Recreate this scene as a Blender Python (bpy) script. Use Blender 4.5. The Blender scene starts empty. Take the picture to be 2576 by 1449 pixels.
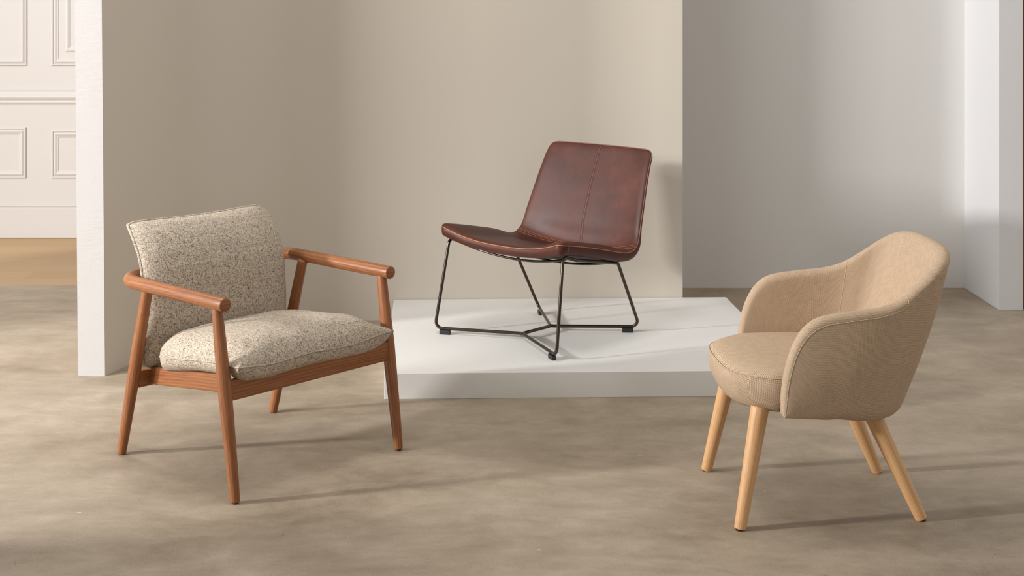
import bpy, math, random
from mathutils import Vector, Matrix
S = bpy.context.scene
C = S.collection
R = math.radians
PI = math.pi

# ------------------------------------------------------------ camera
cam_d = bpy.data.cameras.new('camera'); cam = bpy.data.objects.new('camera', cam_d); C.objects.link(cam)
cam.location = (0, 0, 1.5); cam.rotation_euler = (R(90), 0, 0)
cam_d.sensor_width = 36.0; cam_d.lens = 36.0 * 3500 / 2576
cam_d.shift_y = -(724.5 + 8) / 2576
cam_d.clip_start = 0.05; cam_d.clip_end = 60
S.camera = cam

# ------------------------------------------------------------ world, lights, exposure
W = bpy.data.worlds.new('world'); S.world = W; W.use_nodes = True
wt = W.node_tree; bg = wt.nodes['Background']; bg.inputs[0].default_value = (1.0, 0.955, 0.90, 1)
_tc = wt.nodes.new('ShaderNodeTexCoord'); _dp = wt.nodes.new('ShaderNodeVectorMath'); _dp.operation = 'DOT_PRODUCT'
wt.links.new(_tc.outputs['Generated'], _dp.inputs[0]); _dp.inputs[1].default_value = (0.31, 0.03, 0.22)
_ad = wt.nodes.new('ShaderNodeMath'); _ad.operation = 'ADD'; wt.links.new(_dp.outputs['Value'], _ad.inputs[0]); _ad.inputs[1].default_value = 0.35
_mx = wt.nodes.new('ShaderNodeMath'); _mx.operation = 'MAXIMUM'; wt.links.new(_ad.outputs[0], _mx.inputs[0]); _mx.inputs[1].default_value = 0.08
wt.links.new(_mx.outputs[0], bg.inputs[1])

def area(name, loc, target, size, power, col, size_y=None):
    d = bpy.data.lights.new(name, 'AREA'); d.energy = power; d.color = col
    d.shape = 'RECTANGLE'; d.size = size; d.size_y = size_y or size
    o = bpy.data.objects.new(name, d); C.objects.link(o); o.location = loc
    o.rotation_euler = (Vector(target) - Vector(loc)).to_track_quat('-Z', 'Y').to_euler()
    return o
area('key_lamp', (-8.5, 2.3, 2.9), (0, 4.4, 0.4), 0.45, 810, (1.0, 0.992, 0.985))
area('soft_lamp', (-7.3, 0.5, 3.3), (0.2, 6.0, 0.6), 2.2, 560, (1.0, 0.992, 0.985))
area('ceiling_lamp', (-0.7, 4.3, 4.6), (-0.6, 4.4, 0), 1.0, 50, (1.0, 0.985, 0.96))
area('rear_floor_fill', (-2.7, 6.3, 3.9), (-2.5, 6.0, 0), 0.9, 44, (1.0, 0.985, 0.96))  # added overhead fill, brightens the floor left of the wing
S.view_settings.view_transform = 'Standard'; S.view_settings.look = 'None'
S.view_settings.exposure = 0.0; S.view_settings.gamma = 1.0; S.view_settings.use_curve_mapping = False

# ------------------------------------------------------------ materials
def srgb(r, g, b):
    f = lambda c: (c / 255 / 12.92) if c <= 10 else ((c / 255 + .055) / 1.055) ** 2.4
    return (f(r), f(g), f(b), 1)

class NT:
    def __init__(s, name):
        s.m = bpy.data.materials.new(name); s.m.use_nodes = True
        s.t = s.m.node_tree; s.b = s.t.nodes['Principled BSDF']
    def n(s, typ, **kw):
        x = s.t.nodes.new(typ)
        for k, v in kw.items():
            if k == 'ins':
                for kk, vv in v.items():
                    if hasattr(vv, 'is_output'): s.t.links.new(vv, x.inputs[kk])
                    else: x.inputs[kk].default_value = vv
            else: setattr(x, k, v)
        return x
    def math(s, op, a, b=None, c=None):
        x = s.t.nodes.new('ShaderNodeMath'); x.operation = op
        for i, v in enumerate((a, b, c)):
            if v is None: continue
            if hasattr(v, 'is_output'): s.t.links.new(v, x.inputs[i])
            else: x.inputs[i].default_value = v
        return x.outputs[0]
    def noise(s, vec, scale, detail=4, rough=.5, dist=0):
        x = s.n('ShaderNodeTexNoise', ins={'Vector': vec, 'Scale': scale, 'Detail': detail, 'Roughness': rough, 'Distortion': dist})
        return x.outputs[0]
    def mapping(s, vec, scale=(1, 1, 1), rot=(0, 0, 0), loc=(0, 0, 0)):
        return s.n('ShaderNodeMapping', ins={'Vector': vec, 'Scale': scale, 'Rotation': rot, 'Location': loc}).outputs[0]
    def ramp(s, fac, stops):
        x = s.t.nodes.new('ShaderNodeValToRGB'); s.t.links.new(fac, x.inputs[0])
        e = x.color_ramp.elements
        while len(e) < len(stops): e.new(.5)
        for i, (p, c) in enumerate(stops): e[i].position = p; e[i].color = c
        return x.outputs[0]
    def mix(s, fac, a, b, blend='MIX'):
        x = s.t.nodes.new('ShaderNodeMix'); x.data_type = 'RGBA'; x.blend_type = blend
        for i, v in ((0, fac), (6, a), (7, b)):
            if hasattr(v, 'is_output'): s.t.links.new(v, x.inputs[i])
            else: x.inputs[i].default_value = v
        return x.outputs[2]
    def coord(s, k='Object'): return s.t.nodes.new('ShaderNodeTexCoord').outputs[k]
    def bump(s, h, strength=.3, dist=.001):
        x = s.n('ShaderNodeBump', ins={'Height': h, 'Strength': strength, 'Distance': dist})
        s.t.links.new(x.outputs[0], s.b.inputs['Normal'])
    def set(s, col=None, rough=.6, spec=.5, metal=0, sheen=0, coat=0):
        if col is not None:
            if hasattr(col, 'is_output'): s.t.links.new(col, s.b.inputs['Base Color'])
            else: s.b.inputs['Base Color'].default_value = col
        if hasattr(rough, 'is_output'): s.t.links.new(rough, s.b.inputs['Roughness'])
        else: s.b.inputs['Roughness'].default_value = rough
        s.b.inputs['Specular IOR Level'].default_value = spec
        s.b.inputs['Metallic'].default_value = metal
        s.b.inputs['Sheen Weight'].default_value = sheen
        s.b.inputs['Coat Weight'].default_value = coat
        return s.m

def paint(name, col, rough=.7, amp=.03, bump=.15, scale=260):
    m = NT(name); v = m.coord()
    n = m.noise(v, scale, 2); big = m.noise(v, 1.3, 3)
    c = m.mix(m.math('MULTIPLY', big, amp * 2), col, tuple(x * .8 for x in col[:3]) + (1,))
    m.bump(n, bump, .0006)
    return m.set(c, rough, .3)

def rough_paint():
    m = NT('rough_white_paint'); v = m.coord()
    a = m.noise(m.mapping(v, (1, 1, 5)), 16, 6, .65)
    b = m.noise(v, 90, 4, .6)
    pits = m.n('ShaderNodeTexVoronoi', ins={'Vector': v, 'Scale': 38}).outputs[0]
    pit = m.math('LESS_THAN', pits, .055)
    msk = m.ramp(m.noise(v, 3.2, 3), [(.45, (.12, .12, .12, 1)), (.66, (1, 1, 1, 1))])
    h = m.math('ADD', m.math('ADD', m.math('MULTIPLY', m.math('MULTIPLY', a, msk), 1.5), m.math('MULTIPLY', b, .28)), m.math('MULTIPLY', pit, -.5))
    m.bump(h, .42, .003)
    c = m.mix(pit, srgb(195, 192, 190), srgb(179, 164, 155))
    return m.set(c, .75, .25)

def concrete():
    m = NT('polished_concrete'); v = m.coord()
    wp = m.n('ShaderNodeTexNoise', ins={'Vector': v, 'Scale': 1.1, 'Detail': 3.0}).outputs[1]
    st = m.n('ShaderNodeVectorMath', operation='MULTIPLY_ADD', ins={0: wp, 1: (.3, .3, 0), 2: m.mapping(v, (.75, 1.25, 1))}).outputs[0]
    a = m.noise(st, 1.5, 10, .66, .2)
    b = m.noise(st, 6.5, 8, .72, .2)
    f = m.noise(v, 190, 4, .8)
    x = m.math('ADD', m.math('ADD', m.math('MULTIPLY', a, .42), m.math('MULTIPLY', b, .34)), m.math('MULTIPLY', f, .24))
    c = m.ramp(x, [(.37, srgb(126, 110, 91)), (.47, srgb(152, 137, 118)), (.54, srgb(165, 150, 131)), (.66, srgb(188, 174, 157))])
    vo = m.n('ShaderNodeTexVoronoi', ins={'Vector': v, 'Scale': 9.0}).outputs[0]
    spot = m.math('LESS_THAN', vo, .03)
    c = m.mix(m.math('MULTIPLY', spot, .6), c, srgb(96, 82, 68))
    vo2 = m.n('ShaderNodeTexVoronoi', ins={'Vector': m.mapping(v, (.5, 1.2, 1), (0, 0, .4), (3.3, 1.7, 0)), 'Scale': 4.0}).outputs[0]
    c = m.mix(m.math('MULTIPLY', m.math('LESS_THAN', vo2, .016), .4), c, srgb(238, 230, 218))
    m.bump(m.math('ADD', f, m.math('MULTIPLY', b, .5)), .12, .001)
    return m.set(c, m.math('ADD', m.math('MULTIPLY', b, .25), .42), .35)

def plank_floor():
    m = NT('pale_oak_floor'); v = m.coord()
    br = m.n('ShaderNodeTexBrick', offset=.5, ins={'Vector': v, 'Color1': srgb(176, 146, 106), 'Color2': srgb(184, 155, 116), 'Mortar': srgb(160, 128, 92),
              'Scale': 1.0, 'Mortar Size': .0012, 'Brick Width': 2.6, 'Row Height': .19, 'Bias': 0.0}).outputs[0]
    g = m.noise(m.mapping(v, (1.5, 26, 1)), 3, 6, .6)
    c = m.mix(m.math('MULTIPLY', g, .45), br, srgb(168, 130, 88))
    m.bump(g, .1, .001)
    return m.set(c, .5, .4)

def wood(name, light, mid, dark, scale=1.0, rough=.42):
    # UV: x round the piece, y along the grain (metres)
    m = NT(name); uv = m.coord('UV')
    d = m.noise(m.mapping(uv, (9, 1.6, 1)), 2.0 * scale, 3, .5)
    wv = m.n('ShaderNodeTexWave', wave_type='BANDS', bands_direction='X', ins={'Vector': m.mapping(uv, (1, .14, 1)), 'Scale': 30 * scale, 'Distortion': 9.0, 'Detail': 3.0, 'Detail Scale': .7, 'Detail Roughness': .55}).outputs[1]
    fi = m.noise(m.mapping(uv, (420, 9, 1)), 1.0, 4, .6)
    x = m.math('ADD', m.math('ADD', m.math('MULTIPLY', wv, .12), m.math('MULTIPLY', fi, .56)), m.math('MULTIPLY', d, .32))
    c = m.ramp(x, [(.30, dark), (.48, mid), (.72, light)])
    m.bump(fi, .10, .0005)
    return m.set(c, rough, .5)

def weave(name, light, mid, dark, period, tweed=False, rough=.9):
    m = NT(name); uv = m.coord('UV')
    sep = m.n('ShaderNodeSeparateXYZ', ins={'Vector': uv})
    k = 2 * PI / period
    if tweed:
        wob = m.noise(uv, 60, 2)
        u_ = m.math('ADD', m.math('MULTIPLY', sep.outputs[0], k), m.math('MULTIPLY', wob, 3.0))
        v_ = m.math('ADD', m.math('MULTIPLY', sep.outputs[1], k), m.math('MULTIPLY', wob, 3.0))
    else:
        u_ = m.math('MULTIPLY', m.math('ADD', sep.outputs[0], sep.outputs[1]), k * .7071)
        v_ = m.math('MULTIPLY', m.math('SUBTRACT', sep.outputs[0], sep.outputs[1]), k * .7071)
    su = m.math('SINE', u_); sv = m.math('SINE', v_)
    w = m.math('MULTIPLY_ADD', m.math('MULTIPLY', su, sv), .5, .5)
    if tweed:
        cell = m.n('ShaderNodeVectorMath', operation='FLOOR', ins={0: m.n('ShaderNodeVectorMath', operation='SCALE', ins={0: uv, 3: 1 / .0016}).outputs[0]}).outputs[0]
        rnd = m.n('ShaderNodeTexWhiteNoise', noise_dimensions='2D', ins={'Vector': cell}).outputs[0]
        cell2 = m.n('ShaderNodeVectorMath', operation='FLOOR', ins={0: m.n('ShaderNodeVectorMath', operation='MULTIPLY', ins={0: uv, 1: (1 / .0019, 1 / .0015, 1)}).outputs[0]}).outputs[0]
        rnd2 = m.n('ShaderNodeTexWhiteNoise', noise_dimensions='2D', ins={'Vector': cell2}).outputs[0]
        h1 = m.noise(m.mapping(uv, (62, 560, 1)), 1.0, 3, .65)      # broken dark threads across
        h2 = m.noise(m.mapping(uv, (560, 62, 1)), 1.0, 3, .65)      # and down
        big1 = m.noise(m.mapping(uv, (6, 110, 1)), 1.0, 3, .6); big2 = m.noise(m.mapping(uv, (110, 6, 1)), 1.0, 3, .6)
        hh = m.math('MULTIPLY_ADD', rnd, .17, m.math('MAXIMUM', h1, h2))
        c0 = m.ramp(m.math('ADD', m.math('MULTIPLY_ADD', w, .25, m.math('MULTIPLY', m.math('ADD', big1, big2), .28)), m.math('MULTIPLY', rnd2, .22)), [(.30, mid), (.50, light), (.70, srgb(230, 221, 205))])
        c1 = m.mix(m.ramp(hh, [(.615, (0, 0, 0, 1)), (.74, (1, 1, 1, 1))]), c0, dark)
        c = m.mix(m.ramp(rnd2, [(.86, (0, 0, 0, 1)), (.90, (.55, .55, .55, 1))]), c1, srgb(150, 112, 88))
        m.bump(m.math('ADD', w, rnd), .6, .0010)
    else:
        n = m.noise(uv, 45, 3)
        c = m.ramp(m.math('MULTIPLY_ADD', n, .12, m.math('MULTIPLY', w, .85)), [(.16, dark), (.45, mid), (.72, light)])
        m.bump(w, .5, .0010)
    return m.set(c, rough, .15, sheen=.0)

def leather():
    m = NT('brown_leather'); v = m.coord()
    a = m.noise(v, 7, 5, .6); g = m.n('ShaderNodeTexVoronoi', ins={'Vector': v, 'Scale': 420}).outputs[0]
    b = m.noise(v, 40, 4, .6)
    c = m.ramp(m.math('ADD', m.math('MULTIPLY', a, .8), m.math('MULTIPLY', b, .2)), [(.3, srgb(58, 27, 19)), (.55, srgb(76, 38, 28)), (.75, srgb(92, 50, 38))])
    m.bump(m.math('ADD', m.math('MULTIPLY', g, .5), b), .10, .0008)
    return m.set(c, m.math('MULTIPLY_ADD', a, .18, .42), .34)

def plain(name, col, rough=.5, metal=0, spec=.5):
    m = NT(name); n = m.noise(m.coord(), 60, 3)
    c = m.mix(m.math('MULTIPLY', n, .25), col, tuple(x * .75 for x in col[:3]) + (1,))
    return m.set(c, rough, spec, metal)

def stitch(name, a, b, pitch=.006):
    m = NT(name); sep = m.n('ShaderNodeSeparateXYZ', ins={'Vector': m.coord('UV')})
    s_ = m.math('FRACT', m.math('DIVIDE', sep.outputs[1], pitch))
    c = m.mix(m.math('LESS_THAN', s_, .68), b, a)
    return m.set(c, .7, .2)

M = dict(
    wall_tan=paint('tan_wall_paint', srgb(202, 193, 180)),
    wall_grey=paint('warm_grey_wall_paint', srgb(226, 224, 221)),
    white=paint('white_paint', srgb(214, 213, 214), .6),
    cream=paint('cream_panel_paint', srgb(198, 193, 189), .5, .02, .05),
    plinth=paint('plinth_white_paint', srgb(226, 224, 220), .55, .03, .05),
    rough=rough_paint(), floor=concrete(), planks=plank_floor(),
    cherry=wood('cherry_wood', srgb(164, 109, 67), srgb(139, 85, 48), srgb(106, 60, 33)),
    beech=wood('beech_wood', srgb(228, 184, 136), srgb(216, 168, 118), srgb(196, 146, 98), 1.3, .45),
    tweed=weave('flecked_tweed', srgb(212, 198, 178), srgb(168, 150, 130), srgb(84, 70, 62), .0028, True),
    basket=weave('basket_weave_wool', srgb(243, 222, 193), srgb(186, 153, 124), srgb(64, 40, 27), .0036),
    thread=stitch('pale_thread', srgb(226, 206, 168), srgb(150, 118, 90), .004),
    leather=leather(),
    orange=plain('raw_leather_edge', srgb(176, 108, 56), .7),
    edge=plain('dark_leather_edge', srgb(120, 76, 64), .5),
    tan_stitch=stitch('tan_stitching', srgb(150, 96, 62), srgb(86, 46, 34)),
    dark_stitch=stitch('dark_stitching', srgb(62, 30, 24), srgb(120, 72, 58), .0055),
    metal=plain('gunmetal', srgb(78, 70, 64), .26, .9),
    black=plain('black_plastic', srgb(26, 26, 28), .45),
    under=plain('black_underlining', srgb(34, 33, 32), .8),
    brown=plain('brown_board_edge', srgb(120, 84, 48), .7),
)

# ------------------------------------------------------------ mesh helpers
class MB:
    def __init__(s): s.v = []; s.f = []; s.uv = []; s.mi = []
    def face(s, idx, uvs=None, mi=0):
        s.f.append(tuple(idx)); s.uv.append(uvs); s.mi.append(mi)
    def grid(s, P, cu=False, cv=False, flip=False, mi=0, uv0=(0, 0)):
        """P[i][j]; metric uv: x along i, y along j"""
        m, n = len(P), len(P[0]); b = len(s.v)
        for r in P: s.v += [Vector(p) for p in r]
        ui = [0]; mid = n // 2
        for i in range(1, m + 1): ui.append(ui[-1] + (Vector(P[i % m][mid]) - Vector(P[i - 1][mid])).length)
        vj = [[0] for _ in range(m + 1)]
        for i in range(m + 1):
            for j in range(1, n + 1): vj[i].append(vj[i][-1] + (Vector(P[i % m][j % n]) - Vector(P[i % m][j - 1])).length)
        for i in range(m if cu else m - 1):
            for j in range(n if cv else n - 1):
                i2, j2 = (i + 1) % m, (j + 1) % n
                q = [b + i * n + j, b + i2 * n + j, b + i2 * n + j2, b + i * n + j2]
                u = [(ui[i], vj[i][j]), (ui[i + 1], vj[i + 1][j]), (ui[i + 1], vj[i + 1][j + 1]), (ui[i], vj[i][j + 1])]
                u = [(x + uv0[0], y + uv0[1]) for x, y in u]
                if flip: q.reverse(); u.reverse()
                s.face(q, u, mi)
        return b
    def box(s, x0, x1, y0, y1, z0, z1, mi=0):
        b = len(s.v)
        s.v += [Vector((x, y, z)) for x in (x0, x1) for y in (y0, y1) for z in (z0, z1)]
        for q in ((0, 1, 3, 2), (4, 6, 7, 5), (0, 4, 5, 1), (2, 3, 7, 6), (0, 2, 6, 4), (1, 5, 7, 3)): s.face([b + i for i in q], None, mi)
    def prism(s, poly, z0, z1, top_shift=None, mi=0):
        n = len(poly); b = len(s.v); t = top_shift or (lambda p: p)
        s.v += [Vector((p[0], p[1], z0)) for p in poly] + [Vector((*t(p), z1)) for p in poly]
        for i in range(n): s.face([b + i, b + (i + 1) % n, b + n + (i + 1) % n, b + n + i], None, mi)
        s.face([b + n + i for i in range(n)], None, mi); s.face([b + i for i in reversed(range(n))], None, mi)
    def tube(s, path, rad, seg=14, closed=False, cap=True, flat=None, round_cap=0.0, mi=0):
        """sweep a circle (or ellipse via flat=(a,b)) along path; rad number or list"""
        P = [Vector(p) for p in path]; n = len(P)
        rr = rad if isinstance(rad, (list, tuple)) else [rad] * n
        T = []
        for i in range(n):
            a = P[(i - 1) % n] if (closed or i > 0) else P[0]; c = P[(i + 1) % n] if (closed or i < n - 1) else P[-1]
            T.append((c - a).normalized())
        if round_cap and not closed:
            e = round_cap; r0 = rr[0]; r1 = rr[-1]; t0 = T[0]; t1 = T[-1]
            ks = (0.0, .3, .65, 1.0)
            P = [P[0] + t0 * (e * (k)) for k in ks[:-1]] + [P[0] + t0 * e] + P[1:-1] + [P[-1] - t1 * e] + [P[-1] - t1 * (e * k) for k in reversed(ks[:-1])]
            f = [1 - (1 - math.sqrt(1 - (1 - k) ** 2)) * (e / r0) for k in ks]
            rr = [r0 * x for x in f] + list(rr[1:-1]) + [r1 * x for x in reversed(f)]
            T = [t0] * 4 + T[1:-1] + [t1] * 4; n = len(P)
        up = Vector((0, 0, 1)) if abs(T[0].z) < .9 else Vector((1, 0, 0))
        N = (up - T[0] * up.dot(T[0])).normalized(); rows = []
        for i in range(n):
            N = (N - T[i] * N.dot(T[i])).normalized(); B = T[i].cross(N)
            fa, fb = flat or (1, 1)
            rows.append([P[i] + (N * math.cos(2 * PI * k / seg) * fa + B * math.sin(2 * PI * k / seg) * fb) * rr[i] for k in range(seg)])
        G = [[rows[i][k] for i in range(n)] for k in range(seg)]
        b = s.grid(G, cu=True, cv=closed, flip=False, mi=mi)
        if cap and not closed:
            s.face([b + k * n for k in range(seg)], [(math.cos(2 * PI * k / seg) * rr[0], math.sin(2 * PI * k / seg) * rr[0] * .3) for k in range(seg)], mi)
            s.face([b + k * n + n - 1 for k in reversed(range(seg))], [(math.cos(2 * PI * k / seg) * rr[-1], math.sin(2 * PI * k / seg) * rr[-1] * .3) for k in reversed(range(seg))], mi)
    def build(s, name, mats, parent=None, smooth=True, bevel=0, segs=2, auto=None, subsurf=0, loc=None):
        me = bpy.data.meshes.new(name); me.from_pydata([tuple(v) for v in s.v], [], s.f)
        me.update()
        uvl = me.uv_layers.new(name='UVMap')
        for p, u in zip(me.polygons, s.uv):
            nrm = p.normal
            for k, li in enumerate(p.loop_indices):
                if u: uvl.data[li].uv = u[k]
                else:
                    co = me.vertices[me.loops[li].vertex_index].co; a = [abs(x) for x in nrm]
                    if a[2] >= a[0] and a[2] >= a[1]: uvl.data[li].uv = (co.x, co.y)
                    elif a[0] >= a[1]: uvl.data[li].uv = (co.y, co.z)
                    else: uvl.data[li].uv = (co.x, co.z)
        if not isinstance(mats, (list, tuple)): mats = [mats]
        for m_ in mats: me.materials.append(m_)
        for p, mi in zip(me.polygons, s.mi): p.material_index = mi; p.use_smooth = smooth
        import bmesh
        bm = bmesh.new(); bm.from_mesh(me); bmesh.ops.recalc_face_normals(bm, faces=bm.faces[:]); bm.to_mesh(me); bm.free()
        if smooth and auto: me.set_sharp_from_angle(angle=R(auto))
        o = bpy.data.objects.new(name, me); C.objects.link(o)
        if parent: o.parent = parent
        if bevel:
            b = o.modifiers.new('bevel', 'BEVEL'); b.width = bevel; b.segments = segs; b.limit_method = 'ANGLE'; b.harden_normals = False
            for p in me.polygons: p.use_smooth = True
            w = o.modifiers.new('wn', 'WEIGHTED_NORMAL'); w.keep_sharp = True
        if subsurf:
            b = o.modifiers.new('sub', 'SUBSURF'); b.levels = subsurf; b.render_levels = subsurf
        return o

def thing(name, label, cat, loc=(0, 0, 0), rotz=0):
    o = bpy.data.objects.new(name, None); C.objects.link(o); o.location = loc; o.rotation_euler = (0, 0, rotz)
    o.empty_display_size = .1; o['label'] = label; o['category'] = cat
    return o
def struct(o): o['kind'] = 'structure'; return o

def catmull(pts, n):
    """resample control tuples with centripetal-like catmull-rom, n samples per span"""
    out = []; L = len(pts)
    for i in range(L - 1):
        p0 = pts[max(i - 1, 0)]; p1 = pts[i]; p2 = pts[i + 1]; p3 = pts[min(i + 2, L - 1)]
        for k in range(n):
            t = k / n
            out.append(tuple(.5 * (2 * b + (c - a) * t + (2 * a - 5 * b + 4 * c - d) * t * t + (3 * b - a - 3 * c + d) * t ** 3) for a, b, c, d in zip(p0, p1, p2, p3)))
    out.append(tuple(pts[-1])); return out

def fillet(pts, rad, n=8):
    """polyline with rounded corners; rad number or list for the inner points"""
    P = [Vector(p) for p in pts]; out = [P[0]]
    for i in range(1, len(P) - 1):
        r = rad[i - 1] if isinstance(rad, (list, tuple)) else rad
        a = (P[i - 1] - P[i]).normalized(); b = (P[i + 1] - P[i]).normalized()
        ang = a.angle(b); d = r / math.tan(ang / 2); A = P[i] + a * d; B = P[i] + b * d
        cc = P[i] + (a + b).normalized() * (r / math.sin(ang / 2))
        va = A - cc; vb = B - cc; th = va.angle(vb)
        for k in range(n + 1):
            t = k / n
            out.append(cc + (va * math.sin((1 - t) * th) + vb * math.sin(t * th)) / math.sin(th))
    out.append(P[-1]); return out

def lerp(a, b, t): return a + (b - a) * t
def sstep(t): t = max(0, min(1, t)); return t * t * (3 - 2 * t)
def pw(t, tab):
    for (a, x), (b, y) in zip(tab, tab[1:]):
        if t <= b: return lerp(x, y, (t - a) / (b - a)) if t > a else x
    return tab[-1][1]

# ------------------------------------------------------------ the setting
m = MB(); m.box(-7, 6, -1.5, 7.23, -.1, 0); m.box(-1.6, 6, 7.23, 8.66, -.1, 0); struct(m.build('floor', M['floor'], smooth=False))
m = MB(); m.box(-7, -1.6, 7.23, 8.66, -.1, 0.0); struct(m.build('floor', M['planks'], smooth=False))

# L-shaped partition: wing on the left, curved corner, back panel behind the plinth
def partition():
    TH = .107
    wd = Vector((.05, .173)).normalized(); bd = Vector((1.549, .055)).normalized()
    e = Vector((-1.610, 5.503)); q = Vector((-.548, 6.452))
    # intersection of the two inner faces
    den = wd.x * bd.y - wd.y * bd.x; t = ((q.x - e.x) * bd.y - (q.y - e.y) * bd.x) / den; c = e + wd * t
    end = Vector((.797, 6.452 + (.797 + .548) * .055 / 1.549))
    inner = [p.to_2d() for p in fillet([e.to_3d(), c.to_3d(), end.to_3d()], .45, 24)]
    nw = Vector((-wd.y, wd.x)); nb = Vector((-bd.y, bd.x))
    def off(pts, d):
        o = []
        for i, p in enumerate(pts):
            a = pts[max(i - 1, 0)]; b = pts[min(i + 1, len(pts) - 1)]; tt = (b - a).normalized(); o.append(p + Vector((-tt.y, tt.x)) * d)
        return o
    outer = off(inner, TH)
    outer[0] = Vector((e.x - .1065, e.y))
    poly = inner + list(reversed(outer))
    def top(p):
        k = max(0, min(1, (6.2 - p[1]) / .6)); return (p[0] - .0235 * k, p[1])
    m = MB(); n = len(poly); m.prism([tuple(p) for p in poly], 0, 2.7, top)
    # the end face of the wing is rough white paint
    for i in range(n):
        a, b = poly[i], poly[(i + 1) % n]
        if abs(a.y - b.y) < .004 and abs(a.x - b.x) > .09 and a.y < 5.6: m.mi[i] = 1
    o = m.build('wall_partition', [M['wall_tan'], M['rough']], smooth=True, auto=25)
    return struct(o)
partition()

m = MB(); m.box(-.6, 2.330, 7.17, 7.27, 0, 2.9); struct(m.build('wall_back', M['wall_grey'], smooth=False))
m = MB(); m.box(2.330, 2.447, 6.66, 7.27, 0, 2.9); struct(m.build('wall_right', M['white'], bevel=.002))
m = MB(); m.box(2.4475, 2.52, 6.69, 6.73, 0, 2.9); struct(m.build('trim_1', M['brown'], smooth=False))

m = MB(); m.box(-2.9, -2.78, -1.5, 3.02, 0, 2.9); struct(m.build('wall_left_unseen', M['white'], smooth=False))
m = MB(); m.box(-2.9, -2.78, 3.02, 3.50, 0, .92); struct(m.build('wall_left_unseen', M['white'], smooth=False))  # unseen low stub, added to shade the front-left floor from the key
m = MB(); m.box(-5.1, -4.95, 4.6, 5.75, 0, 3.4); struct(m.build('wall_left_unseen', M['white'], smooth=False))  # unseen pier, added to keep the soft lamp off the panelled wall

# panelled wall of the room behind
YB = 8.66
m = MB(); m.box(-6.6, -.6, YB, YB + .12, 0, 3.0); struct(m.build('wall_panelled', M['cream'], smooth=False))
def xb(px): return (px - 1288) / 3500 * YB
def zb(py): return 1.5 - (py + 8) / 3500 * YB
def frame(name, x0, x1, z0, z1, prof):
    m = MB(); loops = []
    for ins, pr in prof:
        loops.append([(x0 + ins, YB - pr, z0 + ins), (x1 - ins, YB - pr, z0 + ins), (x1 - ins, YB - pr, z1 - ins), (x0 + ins, YB - pr, z1 - ins)])
    m.grid(loops, cv=True)
    struct(m.build(name, M['cream'], smooth=False))
pf = [(0, 0), (0, .005), (.004, .008), (.009, .008), (.012, .003), (.024, .010), (.034, .006), (.036, .0035), (.042, .0035), (.046, 0)]
frame('trim_2', xb(66) - .95, xb(66), zb(448), zb(321), pf)
frame('trim_3', xb(130), xb(130) + .95, zb(448), zb(327), pf)
frame('trim_4', xb(68) - .95, xb(68), zb(165), 2.55, pf)
frame('trim_5', xb(130), xb(130) + .95, zb(165), 2.55, pf)
frame('trim_6', xb(166), xb(166) + .77, zb(129), 2.45, [(0, 0), (0, .005), (.012, .008), (.022, .004), (.03, 0)])
def mould(name, prof, x0=-6.6, x1=-.6):
    m = MB(); m.grid([[(x, YB - d, z) for d, z in prof] for x in (x0, x1)])
    struct(m.build(name, M['cream'], smooth=False))
z0, z1 = zb(262), zb(223)
mould('trim_7', [(0, z1), (.010, z1), (.014, z1 - .006), (.012, z1 - .02), (.014, z1 - .034), (.022, z1 - .042), (.024, z1 - .052), (.021, z1 - .060), (.012, z1 - .067), (.010, z1 - .076), (.013, z1 - .084), (.010, z0 + .006), (.006, z0), (0, z0)])
struct(bpy.data.objects['trim_7'])
zt = zb(514)
mould('baseboard_back', [(0, zt), (.008, zt), (.016, zt - .006), (.016, zt - .012), (.012, zt - .016), (.020, zt - .024), (.020, 0.004), (0, 0.004)])

# white plinth
P = [(-.476, 5.184), (1.075, 5.232), (1.001, 6.503), (-.548, 6.449)]
pl = thing('plinth', 'low white square-edged display plinth on the floor under the brown leather chair', 'platform', (.263, 5.842, 0))
m = MB(); m.prism([(x - .263, y - 5.842) for x, y in P], 0, .0963); m.build('plinth_body', M['plinth'], pl, bevel=.0015)
PZ = .0963

# ------------------------------------------------------------ wooden armchair with tweed cushions
# local axes: x forward, y toward the sitter's left (far side in the photo)
AC = thing('armchair', 'cherry-wood armchair with flecked tweed cushions, on the floor left of the plinth', 'armchair', (-.834, 4.577, 0), R(-42.4))
def leg(parent, name, a, b, rads, mat, flat=None, rc=.006, seg=20, n=10, label=None):
    m = MB(); a = Vector(a); b = Vector(b)
    path = [a.lerp(b, i / n) for i in range(n + 1)]
    rr = [pw(i / n, rads) for i in range(n + 1)]
    m.tube(path, rr, seg, flat=flat, round_cap=rc)
    o = m.build(name, mat, parent, auto=50)
    if label: o['label'] = label
    return o
def glide(parent, x, y, r=.008, h=.004):
    m = MB(); m.tube([(x, y, 0), (x, y, h)], r, 14); m.build('foot_glide', M['black'], parent, auto=40)
for sy in (-1, 1):
    l = leg(AC, 'leg', (.321, .329 * sy, .003), (.233, .332 * sy, .572), [(0, .0148), (.1, .0165), (.45, .0205), (.6, .0215), (1, .0165)], M['cherry'], (1.05, .95))
    glide(l, .321, .329 * sy)
    l = leg(AC, 'leg', (-.323, .310 * sy, .003), (-.160, .316 * sy, .572), [(0, .0155), (.1, .017), (.45, .0205), (.6, .021), (1, .0175)], M['cherry'], (1.05, .95))
    glide(l, -.323, .310 * sy)
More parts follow.
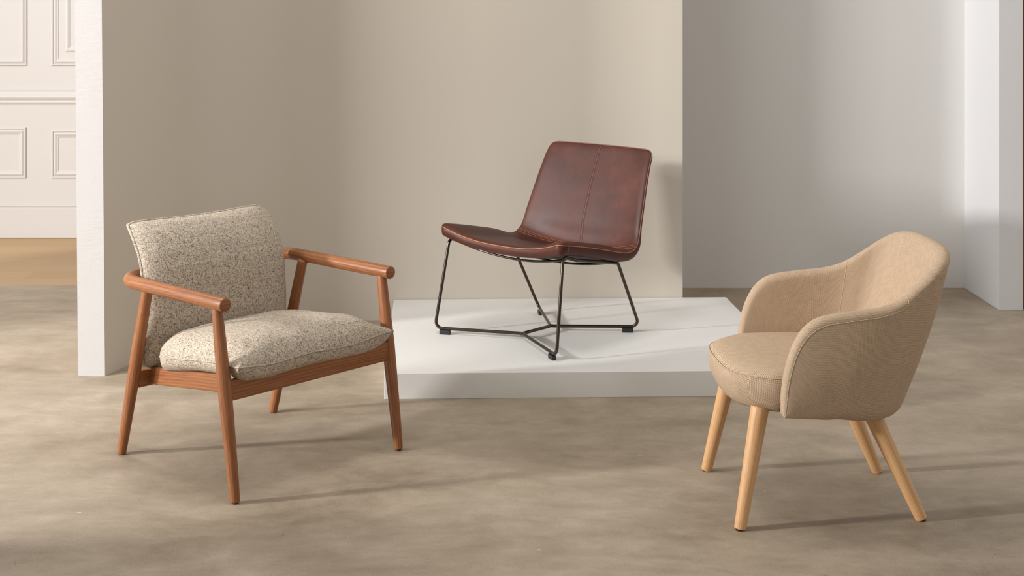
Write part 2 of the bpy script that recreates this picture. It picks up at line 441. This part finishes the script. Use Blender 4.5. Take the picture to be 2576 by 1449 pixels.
# one continuous bent rail: both arms and the piece behind the cushion
ctl = [(.279, -.333, .581), (-.285, -.333, .581), (-.318, -.20, .581), (-.318, .20, .581), (-.285, .333, .581), (.279, .333, .581)]
m = MB(); path = fillet(ctl, [.10, .16, .16, .10], 12)
full = []
for a, b in zip(path, path[1:]):
    k = max(1, int((b - a).length / .04)); full += [a.lerp(b, i / k) for i in range(k)]
full.append(path[-1])
m.tube(full, .0212, 28, round_cap=.004); m.build('arm_rail', M['cherry'], AC, auto=55)

def plank(parent, name, a, b, h, w, mat, bev=.004):
    """board from a to b (centre line), height h, width w; grain along it"""
    a = Vector(a); b = Vector(b); d = (b - a); L = d.length; d.normalize(); s_ = Vector((-d.y, d.x, 0)).normalized(); up = Vector((0, 0, 1))
    m = MB(); v = []
    sec = [(-w / 2, -h / 2), (w / 2, -h / 2), (w / 2, h / 2), (-w / 2, h / 2)]
    k = len(m.v)
    for e in (a, b):
        for x, z in sec: m.v.append(e + s_ * x + up * z)
    acc = 0
    for i in range(4):
        j = (i + 1) % 4; wd_ = math.dist(sec[i], sec[j])
        m.face([i, j, 4 + j, 4 + i], [(acc, 0), (acc + wd_, 0), (acc + wd_, L), (acc, L)]); acc += wd_
    m.face([0, 1, 2, 3], [(x, z * .2) for x, z in sec]); m.face([7, 6, 5, 4], [(x, z * .2) for x, z in reversed(sec)])
    return m.build(name, mat, parent, bevel=bev)
plank(AC, 'front_rail', (.272, -.318, .323), (.272, .318, .323), .062, .024, M['cherry'])
plank(AC, 'back_rail', (-.248, -.300, .257), (-.248, .300, .257), .054, .024, M['cherry'])
for sy in (-1, 1):
    plank(AC, 'side_rail', (-.240, .248 * sy, .262), (.262, .248 * sy, .323), .056, .024, M['cherry'])

def cushion(parent, name, mat, S_, top, bot, e1, e2, nu=60, nv=60, nrm=None, piping=None, wr=0, pinch=None, seed=1, e1b=None):
    """S_(a,b) seam surface point for a,b in -1..1, thickness along nrm(a,b)"""
    random.seed(seed)
    def cl(t): return math.copysign(1 - (1 - abs(t)) ** 1.7, t)
    A = [cl(-1 + 2 * i / nu) for i in range(nu + 1)]; B = [cl(-1 + 2 * j / nv) for j in range(nv + 1)]
    def th(a, b, T):
        e_ = (e1b or e1) if T is bot else e1
        q = max(0, 1 - abs(a) ** e_) ** e2 * max(0, 1 - abs(b) ** e_) ** e2
        if pinch and T is top: q *= pinch(a, b)
        return T(a, b) * q if callable(T) else T * q
    m = MB(); G = []; H = []
    for a in A:
        g = []; h = []
        for b in B:
            p = S_(a, b); n = nrm(a, b)
            w = wr * (math.sin(a * 9 + b * 5) * math.sin(b * 11 - a * 3)) * (abs(a * b) ** 1.5) * (1 - abs(a) ** 8) * (1 - abs(b) ** 8)
            g.append(p + n * (th(a, b, top) + w)); h.append(p - n * (th(a, b, bot) + w * .6))
        G.append(g); H.append(h)
    m.grid(G); m.grid(H, uv0=(1.3, .7))
    o = m.build(name, mat, parent)
    import bmesh
    bm = bmesh.new(); bm.from_mesh(o.data); bmesh.ops.remove_doubles(bm, verts=bm.verts[:], dist=.00005); bmesh.ops.recalc_face_normals(bm, faces=bm.faces[:]); bm.to_mesh(o.data); bm.free()
    loop = [S_(a, -1) for a in A[:-1]] + [S_(1, b) for b in B[:-1]] + [S_(a, 1) for a in reversed(A[1:])] + [S_(-1, b) for b in reversed(B[1:])]
    q = MB(); q.tube(loop, piping or .0035, 10, closed=True); q.build('piping', mat, o)
    return o

def seatS(a, b):      # a forward, b sideways
    ear = (abs(a) ** 6) * (abs(b) ** 6)
    rr = .05
    x = .052 + .250 * a; y = .302 * b * (1 - .035 * math.exp(-((a - .1) / .6) ** 2))
    # rear corners rounder, front corners pulled out to ears
    if a < 0: x += .055 * (abs(a) * abs(b)) ** 4; y *= 1 - .075 * (abs(a) * abs(b)) ** 4
    y *= 1 + .035 * sstep((a - .35) / .65)
    x += .012 * max(0, a) ** 3 * (abs(b) ** 8)
    z = .345 + .094 * (x + .2) + .004 * math.sin(6 * b + 2 * a) * max(abs(a), abs(b)) ** 6 - .010 * (1 - abs(b) ** 2) * max(0, a) ** 6
    return Vector((x, y, z))
def pin(a, b):
    # legs pinch the cushion at the front corners
    d = math.hypot((a - .80) / .16, (abs(b) - 1.0) / .16); return 1 - .55 * math.exp(-d * d)
cushion(AC, 'seat_cushion', M['tweed'], seatS, .078, lambda a, b: .050 + .018 * abs(a * b) ** 2 + .010 * abs(a) ** 4 + .010 * max(0, -a), 4.6, .50, nrm=lambda a, b: Vector((-.09, 0, 1)).normalized(), wr=.010, pinch=pin, piping=.0028, e1b=9)

backprof = [(.285, -.236), (.34, -.232), (.45, -.228), (.55, -.232), (.61, -.242), (.66, -.262), (.70, -.288), (.735, -.315), (.757, -.334)]
def backS(a, b):      # a up, b sideways
    t = (a + 1) / 2; z = lerp(.286, .757, t)
    x = pw(z, [(zz, uu) for zz, uu in backprof])
    c = (abs(a) * abs(b)) ** 9
    y = b * (.292 - .010 * t) * (1 - .035 * c)
    if a > 0: z -= .010 * (1 - b * b) * a ** 4 + .014 * c
    else: z += .02 * c
    y += math.copysign(.006, b) * abs(b) ** 4 * math.exp(-((z - .70) / .05) ** 2) * 0
    # top corners flare
    x -= .012 * abs(b) ** 6 * max(0, a) ** 4
    return Vector((x, y, z))
cushion(AC, 'back_cushion', M['tweed'], backS, lambda a, b: .052 + .014 * (1 - b * b), .030, 4.5, .5, nrm=lambda a, b: Vector((1, 0, -.05 + .35 * max(0, a))).normalized(), piping=.0052, wr=.003, seed=3)

# ------------------------------------------------------------ leather lounge chair on the plinth
# local axes: x forward, y toward the sitter's right in the photo (near side)
LC = thing('lounge_chair', 'brown leather lounge chair with thin dark metal rod base, standing on the white plinth', 'chair', (.1209, 5.7875, PZ), R(227.5))
def L_(p): return Vector((p[0], -p[1], p[2]))    # near side is +v in the measurements: v axis is -42.5 deg = local -y... handled by sign
prof_c = [(.250, .400), (.17, .387), (.08, .374), (-.02, .360), (-.10, .341), (-.17, .328), (-.225, .323), (-.258, .336), (-.274, .374), (-.285, .44), (-.315, .53), (-.345, .61), (-.378, .69), (-.405, .757)]
prof_e = [(.262, .443), (.18, .430), (.08, .410), (-.01, .390), (-.08, .373), (-.145, .360), (-.195, .362), (-.228, .380), (-.247, .410), (-.265, .46), (-.298, .545), (-.328, .62), (-.362, .695), (-.398, .755)]
half = [.336, .337, .337, .337, .336, .334, .331, .327, .323, .318, .308, .299, .290, .283]
rows = catmull([(c[0], c[1], e[0], e[1], h) for c, e, h in zip(prof_c, prof_e, half)], 6)
NR = len(rows); cre = 6 * 6 + 3
def shell_pt(i, y, dz):
    cu, cz, eu, ez, h = rows[i]
    # rounded outline at both ends
    s0 = sum(math.dist(rows[k][:2], rows[k + 1][:2]) for k in range(i)); return None
arc = [0]
for i in range(1, NR): arc.append(arc[-1] + math.dist(rows[i][:2], rows[i - 1][:2]))
LT = arc[-1]
def edge_shrink(s_, r):
    return r - math.sqrt(max(0, r * r - (r - s_) ** 2)) if s_ < r else 0
NV = 44
def cls(t): return math.copysign(1 - (1 - abs(t)) ** 1.8, t)
SC, DC, MID = [], [], []
for i in range(NR):
    cu, cz, eu, ez, h = rows[i]
    h2 = h - edge_shrink(arc[i], .022) - edge_shrink(LT - arc[i], .036)
    a = rows[max(i - 1, 0)]; b = rows[min(i + 1, NR - 1)]
    up_row, dn_row, mid_row = [], [], []
    for j in range(NV + 1):
        t = cls(-1 + 2 * j / NV); k = abs(t) ** 2.5
        p = Vector((lerp(cu, eu, k), -t * h2, lerp(cz, ez, k)))
        tg = Vector((lerp(b[0], b[2], k) - lerp(a[0], a[2], k), 0, lerp(b[1], b[3], k) - lerp(a[1], a[3], k))).normalized()
        n = Vector((tg.z, 0, -tg.x))   # toward the sitter
        if n.z < 0 and n.x < 0: n.negate()
        es = min(arc[i], LT - arc[i]); ed = h2 * (1 - abs(t))
        d = min(es, ed)
        fu = math.sqrt(max(0, 1 - (1 - min(1, d / .030)) ** 2)); fd = math.sqrt(max(0, 1 - (1 - min(1, d / .016)) ** 2))
        thin = lerp(1, .62, sstep((arc[i] - .5) / .12))
        up_row.append(p + n * ((.011 + .012 * sstep((abs(t) - .55) / .3) * sstep((.50 - arc[i]) / .2)) * fu)); dn_row.append(p - n * (.034 * fd * thin)); mid_row.append(p)
    SC.append(up_row); DC.append(dn_row); MID.append(mid_row)
def shell_part(name, i0, i1):
    m = MB(); m.grid(SC[i0:i1 + 1]); b0 = len(m.f); m.grid(DC[i0:i1 + 1])
    inn = 0
    # close the open row at the crease
    for row in (i0, i1):
        if 0 < row < NR - 1: m.grid([SC[row], DC[row]])
    # black lining on the seat's underside, away from the rolled edge
    cnt = b0
    for i in range(i0, i1):
        for j in range(NV):
            y = abs(DC[i][j].y)
            if name == 'seat' and .03 < arc[i] and y < rows[i][4] - .03: m.mi[cnt] = 1
            cnt += 1
    o = m.build(name, [M['leather'], M['under']], LC)
    import bmesh
    bm = bmesh.new(); bm.from_mesh(o.data); bmesh.ops.remove_doubles(bm, verts=bm.verts[:], dist=.00005); bmesh.ops.recalc_face_normals(bm, faces=bm.faces[:]); bm.to_mesh(o.data); bm.free()
    return o
seat = shell_part('seat', 0, cre); back = shell_part('backrest', cre, NR - 1)
# raw edge piping round seat (orange) and back (dark)
m = MB(); m.tube([MID[i][0] for i in range(cre, -1, -1)] + MID[0][1:-1] + [MID[i][-1] for i in range(0, cre + 1)], .0018, 8); m.build('piping', M['orange'], seat)['label'] = 'raw orange leather edge'
m = MB(); m.tube([MID[i][0] for i in range(cre, NR)] + MID[-1][1:-1] + [MID[i][-1] for i in range(NR - 1, cre - 1, -1)], .0024, 8); m.build('piping', M['edge'], back)
# crease stitching: two lines either side
for dd in (-2, 2):
    m = MB(); m.tube([Vector(p) + Vector((.0006, 0, .0008)) for p in SC[cre + dd][3:-3]], .0009, 6); m.build('stitching', M['tan_stitch'], seat if dd < 0 else back)
jm = NV // 2
m = MB(); m.tube([SC[i][jm] for i in range(cre, NR)], .0016, 6); m.build('centre_seam', M['edge'], back)['label'] = 'dark vertical seam down the middle'
for dy in (-.0055, .0055):
    m = MB(); m.tube([SC[i][jm] + Vector((0, dy, 0)) for i in range(cre, NR - 1)], .0009, 6); m.build('stitching', M['dark_stitch'], back)
# seat's front corner seams
for j in (0, NV):
    m = MB(); m.tube([lerp(MID[3][j], MID[4][j], .0) - Vector((0, 0, .034 * k / 4)) + Vector((0, math.copysign(.0035 * math.sin(k / 4 * PI), MID[3][j].y), 0)) for k in range(5)], .0012, 6); m.build('corner_seam', M['edge'], seat)

RB = .0066
def rod(name, pts, rads, parent=LC, r=RB, mat='metal'):
    m = MB(); path = fillet([L_(p) for p in pts], rads, 8)
    m.tube(path, r, 14); return m.build(name, M[mat], parent, auto=60)
zf = .024
for sy in (-1, 1):
    l = rod('leg', [(.150, .318 * sy, .368), (.226, .312 * sy, .392), (.290, .334 * sy, zf), (.118, .006 * sy, zf)], [.02, .028])
    m = MB(); c_ = Vector((.270, .294 * sy, 0)); d_ = Vector((.118 - .290, -.328 * sy, 0)).normalized(); s2 = Vector((-d_.y, d_.x, 0))
    poly = [c_ + d_ * x + s2 * y for x, y in ((-.023, -.0085), (.023, -.0085), (.023, .0085), (-.023, .0085))]
    m.prism([(p.x, -p.y) for p in poly], 0, .0178); m.build('foot_pad', M['black'], l, bevel=.002)
    l = rod('leg', [(-.060, .300 * sy, .330), (-.146, .291 * sy, .312), (-.304, .281 * sy, zf), (-.066, .006 * sy, zf)], [.02, .028])
    m = MB(); c_ = Vector((-.271, .244 * sy, 0)); d_ = Vector((.238, -.275 * sy, 0)).normalized(); s2 = Vector((-d_.y, d_.x, 0))
    poly = [c_ + d_ * x + s2 * y for x, y in ((-.023, -.0085), (.023, -.0085), (.023, .0085), (-.023, .0085))]
    m.prism([(p.x, -p.y) for p in poly], 0, .0178); m.build('foot_pad', M['black'], l, bevel=.002)
    rod('side_rail', [(.152, .318 * sy, .3686), (-.058, .300 * sy, .3304)], [])
rod('stretcher', [(.125, 0, zf), (-.072, 0, zf)], [])
def bow(x0, x1, y, zt, zbm, n=16):
    return [L_((lerp(x0, x1, math.sin(PI * k / n)), lerp(-y, y, k / n), zt - (zt - zbm) * math.sin(PI * k / n) ** .8)) for k in range(n + 1)]
m = MB(); m.tube(bow(.19, .165, .312, .382, .336), .005, 12); m.build('cross_rail', M['metal'], LC)
m = MB(); m.tube(bow(-.09, -.09, .300, .326, .290), .005, 12); m.build('cross_rail', M['metal'], LC)

# ------------------------------------------------------------ upholstered tub chair
TC = thing('tub_chair', 'beige basket-weave upholstered tub armchair on round pale wooden legs, standing right of the plinth', 'armchair', (.8944, 4.175, 0), R(183))
#            R(u, v, z)            B(u, v)       normal angle  base z   wall radius
T_ = [(.158, .285, .356, .154, .284, 0, .331, 0),
      (.159, .288, .395, .125, .283, 0, .328, .004),
      (.151, .291, .455, .090, .280, 0, .324, .01),
      (.130, .293, .525, .055, .279, 0, .319, .02),
      (.098, .294, .577, .025, .278, 0, .315, .03),
      (.050, .294, .608, -.005, .275, 0, .314, .035),
      (-.04, .292, .622, -.050, .270, 2, .307, .038),
      (-.12, .286, .631, -.095, .260, 8, .302, .04),
      (-.18, .277, .650, -.125, .246, 18, 0.298, .04),
      (-.235, .260, .686, -.150, .226, 31, 0.297, .04),
      (-.288, .242, .726, -.170, .205, 42, 0.296, .04),
      (-.326, .212, .753, -.188, .172, 55, 0.295, .04),
      (-.350, .156, .768, -.202, .122, 68, 0.295, .04),
      (-.360, .080, .773, -.211, .060, 80, 0.295, .04),
      (-.362, 0, .774, -.214, 0, 90, .295, .04)]
hf = catmull(T_, 7)
sec = [(t, -1) for t in hf] + [(t, 1) for t in reversed(hf[:-1])]
TR = .0235
rowsT = []; rim_out = []; n_s = 16
for (ru, rv, rz, bu, bv, na, bz, wr), sg in sec:
    a = R(na); N = Vector((-math.sin(a), math.cos(a) * sg, 0))
    Rp = Vector((ru, rv * sg, rz)); Bp = Vector((bu, bv * sg, bz)); e = Rp - Bp; L = max(e.length, .001); e.normalize()
    r = min(TR, max(L, .004)); r = TR
    pts = []
    # turn under at the bottom
    Lw = max(L - r, .002)
    wr = min(wr, Lw * .6)
    bul = .010 * min(1, L / .3)
    for k in range(5):
        ph = PI / 2 * (1 - k / 4)
        hh = wr - wr * math.sin(ph)
        pts.append(Bp + N * (r - wr + wr * math.cos(ph)) + e * (hh / max(e.z, .35)))
    k0 = wr / max(e.z, .35)
    for k in range(1, n_s + 1):
        x = lerp(k0, Lw, k / n_s); pts.append(Bp + e * x + N * (r + bul * math.sin(PI * min(1, max(0, (x - k0) / max(Lw - k0, .001))))))
    for k in range(1, 12):
        ph = PI * k / 12; pts.append(Bp + e * Lw + N * (r * math.cos(ph)) + e * (r * math.sin(ph)))
    for k in range(0, n_s + 1):
        x = lerp(Lw, 0, k / n_s); pts.append(Bp + e * x - N * r)
    rowsT.append(pts); rim_out.append(Bp + e * Lw + N * (r + .0003))
m = MB(); m.grid(rowsT)
# closed ends at the front
for q in (0, len(rowsT) - 1):
    b = len(m.v); m.v += rowsT[q]; m.face(list(range(b, b + len(rowsT[q]))))
shell = m.build('shell', M['basket'], TC, auto=70)
m = MB(); m.tube(rim_out[1:-1], .0009, 6); m.build('seam', M['thread'], shell)['label'] = 'pale stitched seam along the outer rim'
# seams between arm and back: over the rim and down the inside
js = 8 * 7 + 2
for q in (js, len(rowsT) - 1 - js):
    pr = rowsT[q][5 + n_s - 1:]
    m = MB(); m.tube(pr, .0010, 6); m.build('seam', M['thread'], shell)
# underside panel
m = MB(); c_ = [rowsT[i][0] for i in range(0, len(rowsT), 3)]
b = 0; m.v = [Vector((p.x, p.y, p.z + .001)) for p in c_]; m.face(list(range(len(c_)))); m.build('underside', M['under'], TC, smooth=False)

def ring(ins, z, n=96):
    out = []
    x0, x1, hv = -.245 + ins * .4, .292 - ins, .258 - ins * .95
    cx, hx = (x0 + x1) / 2, (x1 - x0) / 2
    for k in range(n):
        a = 2 * PI * k / n; ca, sa = math.cos(a), math.sin(a)
        ex = 2 / 4.2
        x = math.copysign(abs(ca) ** ex, ca); y = math.copysign(abs(sa) ** ex, sa)
        hvv = hv * (1 - .10 * sstep((x - .55) / .45)) * (1 - .22 * sstep((-x - .2) / .8))
        out.append((cx + hx * x - .018 * (abs(y) ** 2.5) * max(0, x), hvv * y, z))
    return out
RG = [ring(.09, .313), ring(.060, .314), ring(.036, .321), ring(.016, .336), ring(.005, .360), ring(.001, .388), ring(0, .408), ring(.004, .421), ring(.0055, .4235),
      ring(.012, .431), ring(.03, .439), ring(.06, .4455), ring(.10, .449), ring(.15, .451), ring(.20, .452)]
m = MB(); n = 96
for r_ in RG: m.v += [Vector(p) for p in r_]
for i in range(len(RG) - 1):
    for k in range(n): m.face([i * n + k, i * n + (k + 1) % n, (i + 1) * n + (k + 1) % n, (i + 1) * n + k])
m.face([(len(RG) - 1) * n + k for k in range(n)]); m.face([k for k in reversed(range(n))])
st = m.build('seat', M['basket'], TC, auto=75)
m = MB(); m.tube(ring(.0025, .4235), .0010, 6, closed=True); m.build('seam', M['basket'], st)
for sy in (-1, 1):
    l = leg(TC, 'leg', (.266, .246 * sy, .002), (.198, .200 * sy, .333), [(0, .0172), (1, .0262)], M['beech'], rc=.004)
    glide(l, .266, .246 * sy, .012, .003)
    l = leg(TC, 'leg', (-.270, .201 * sy, .002), (-.135, .152 * sy, .305), [(0, .0172), (1, .0262)], M['beech'], rc=.004)
    glide(l, -.270, .201 * sy, .012, .003)
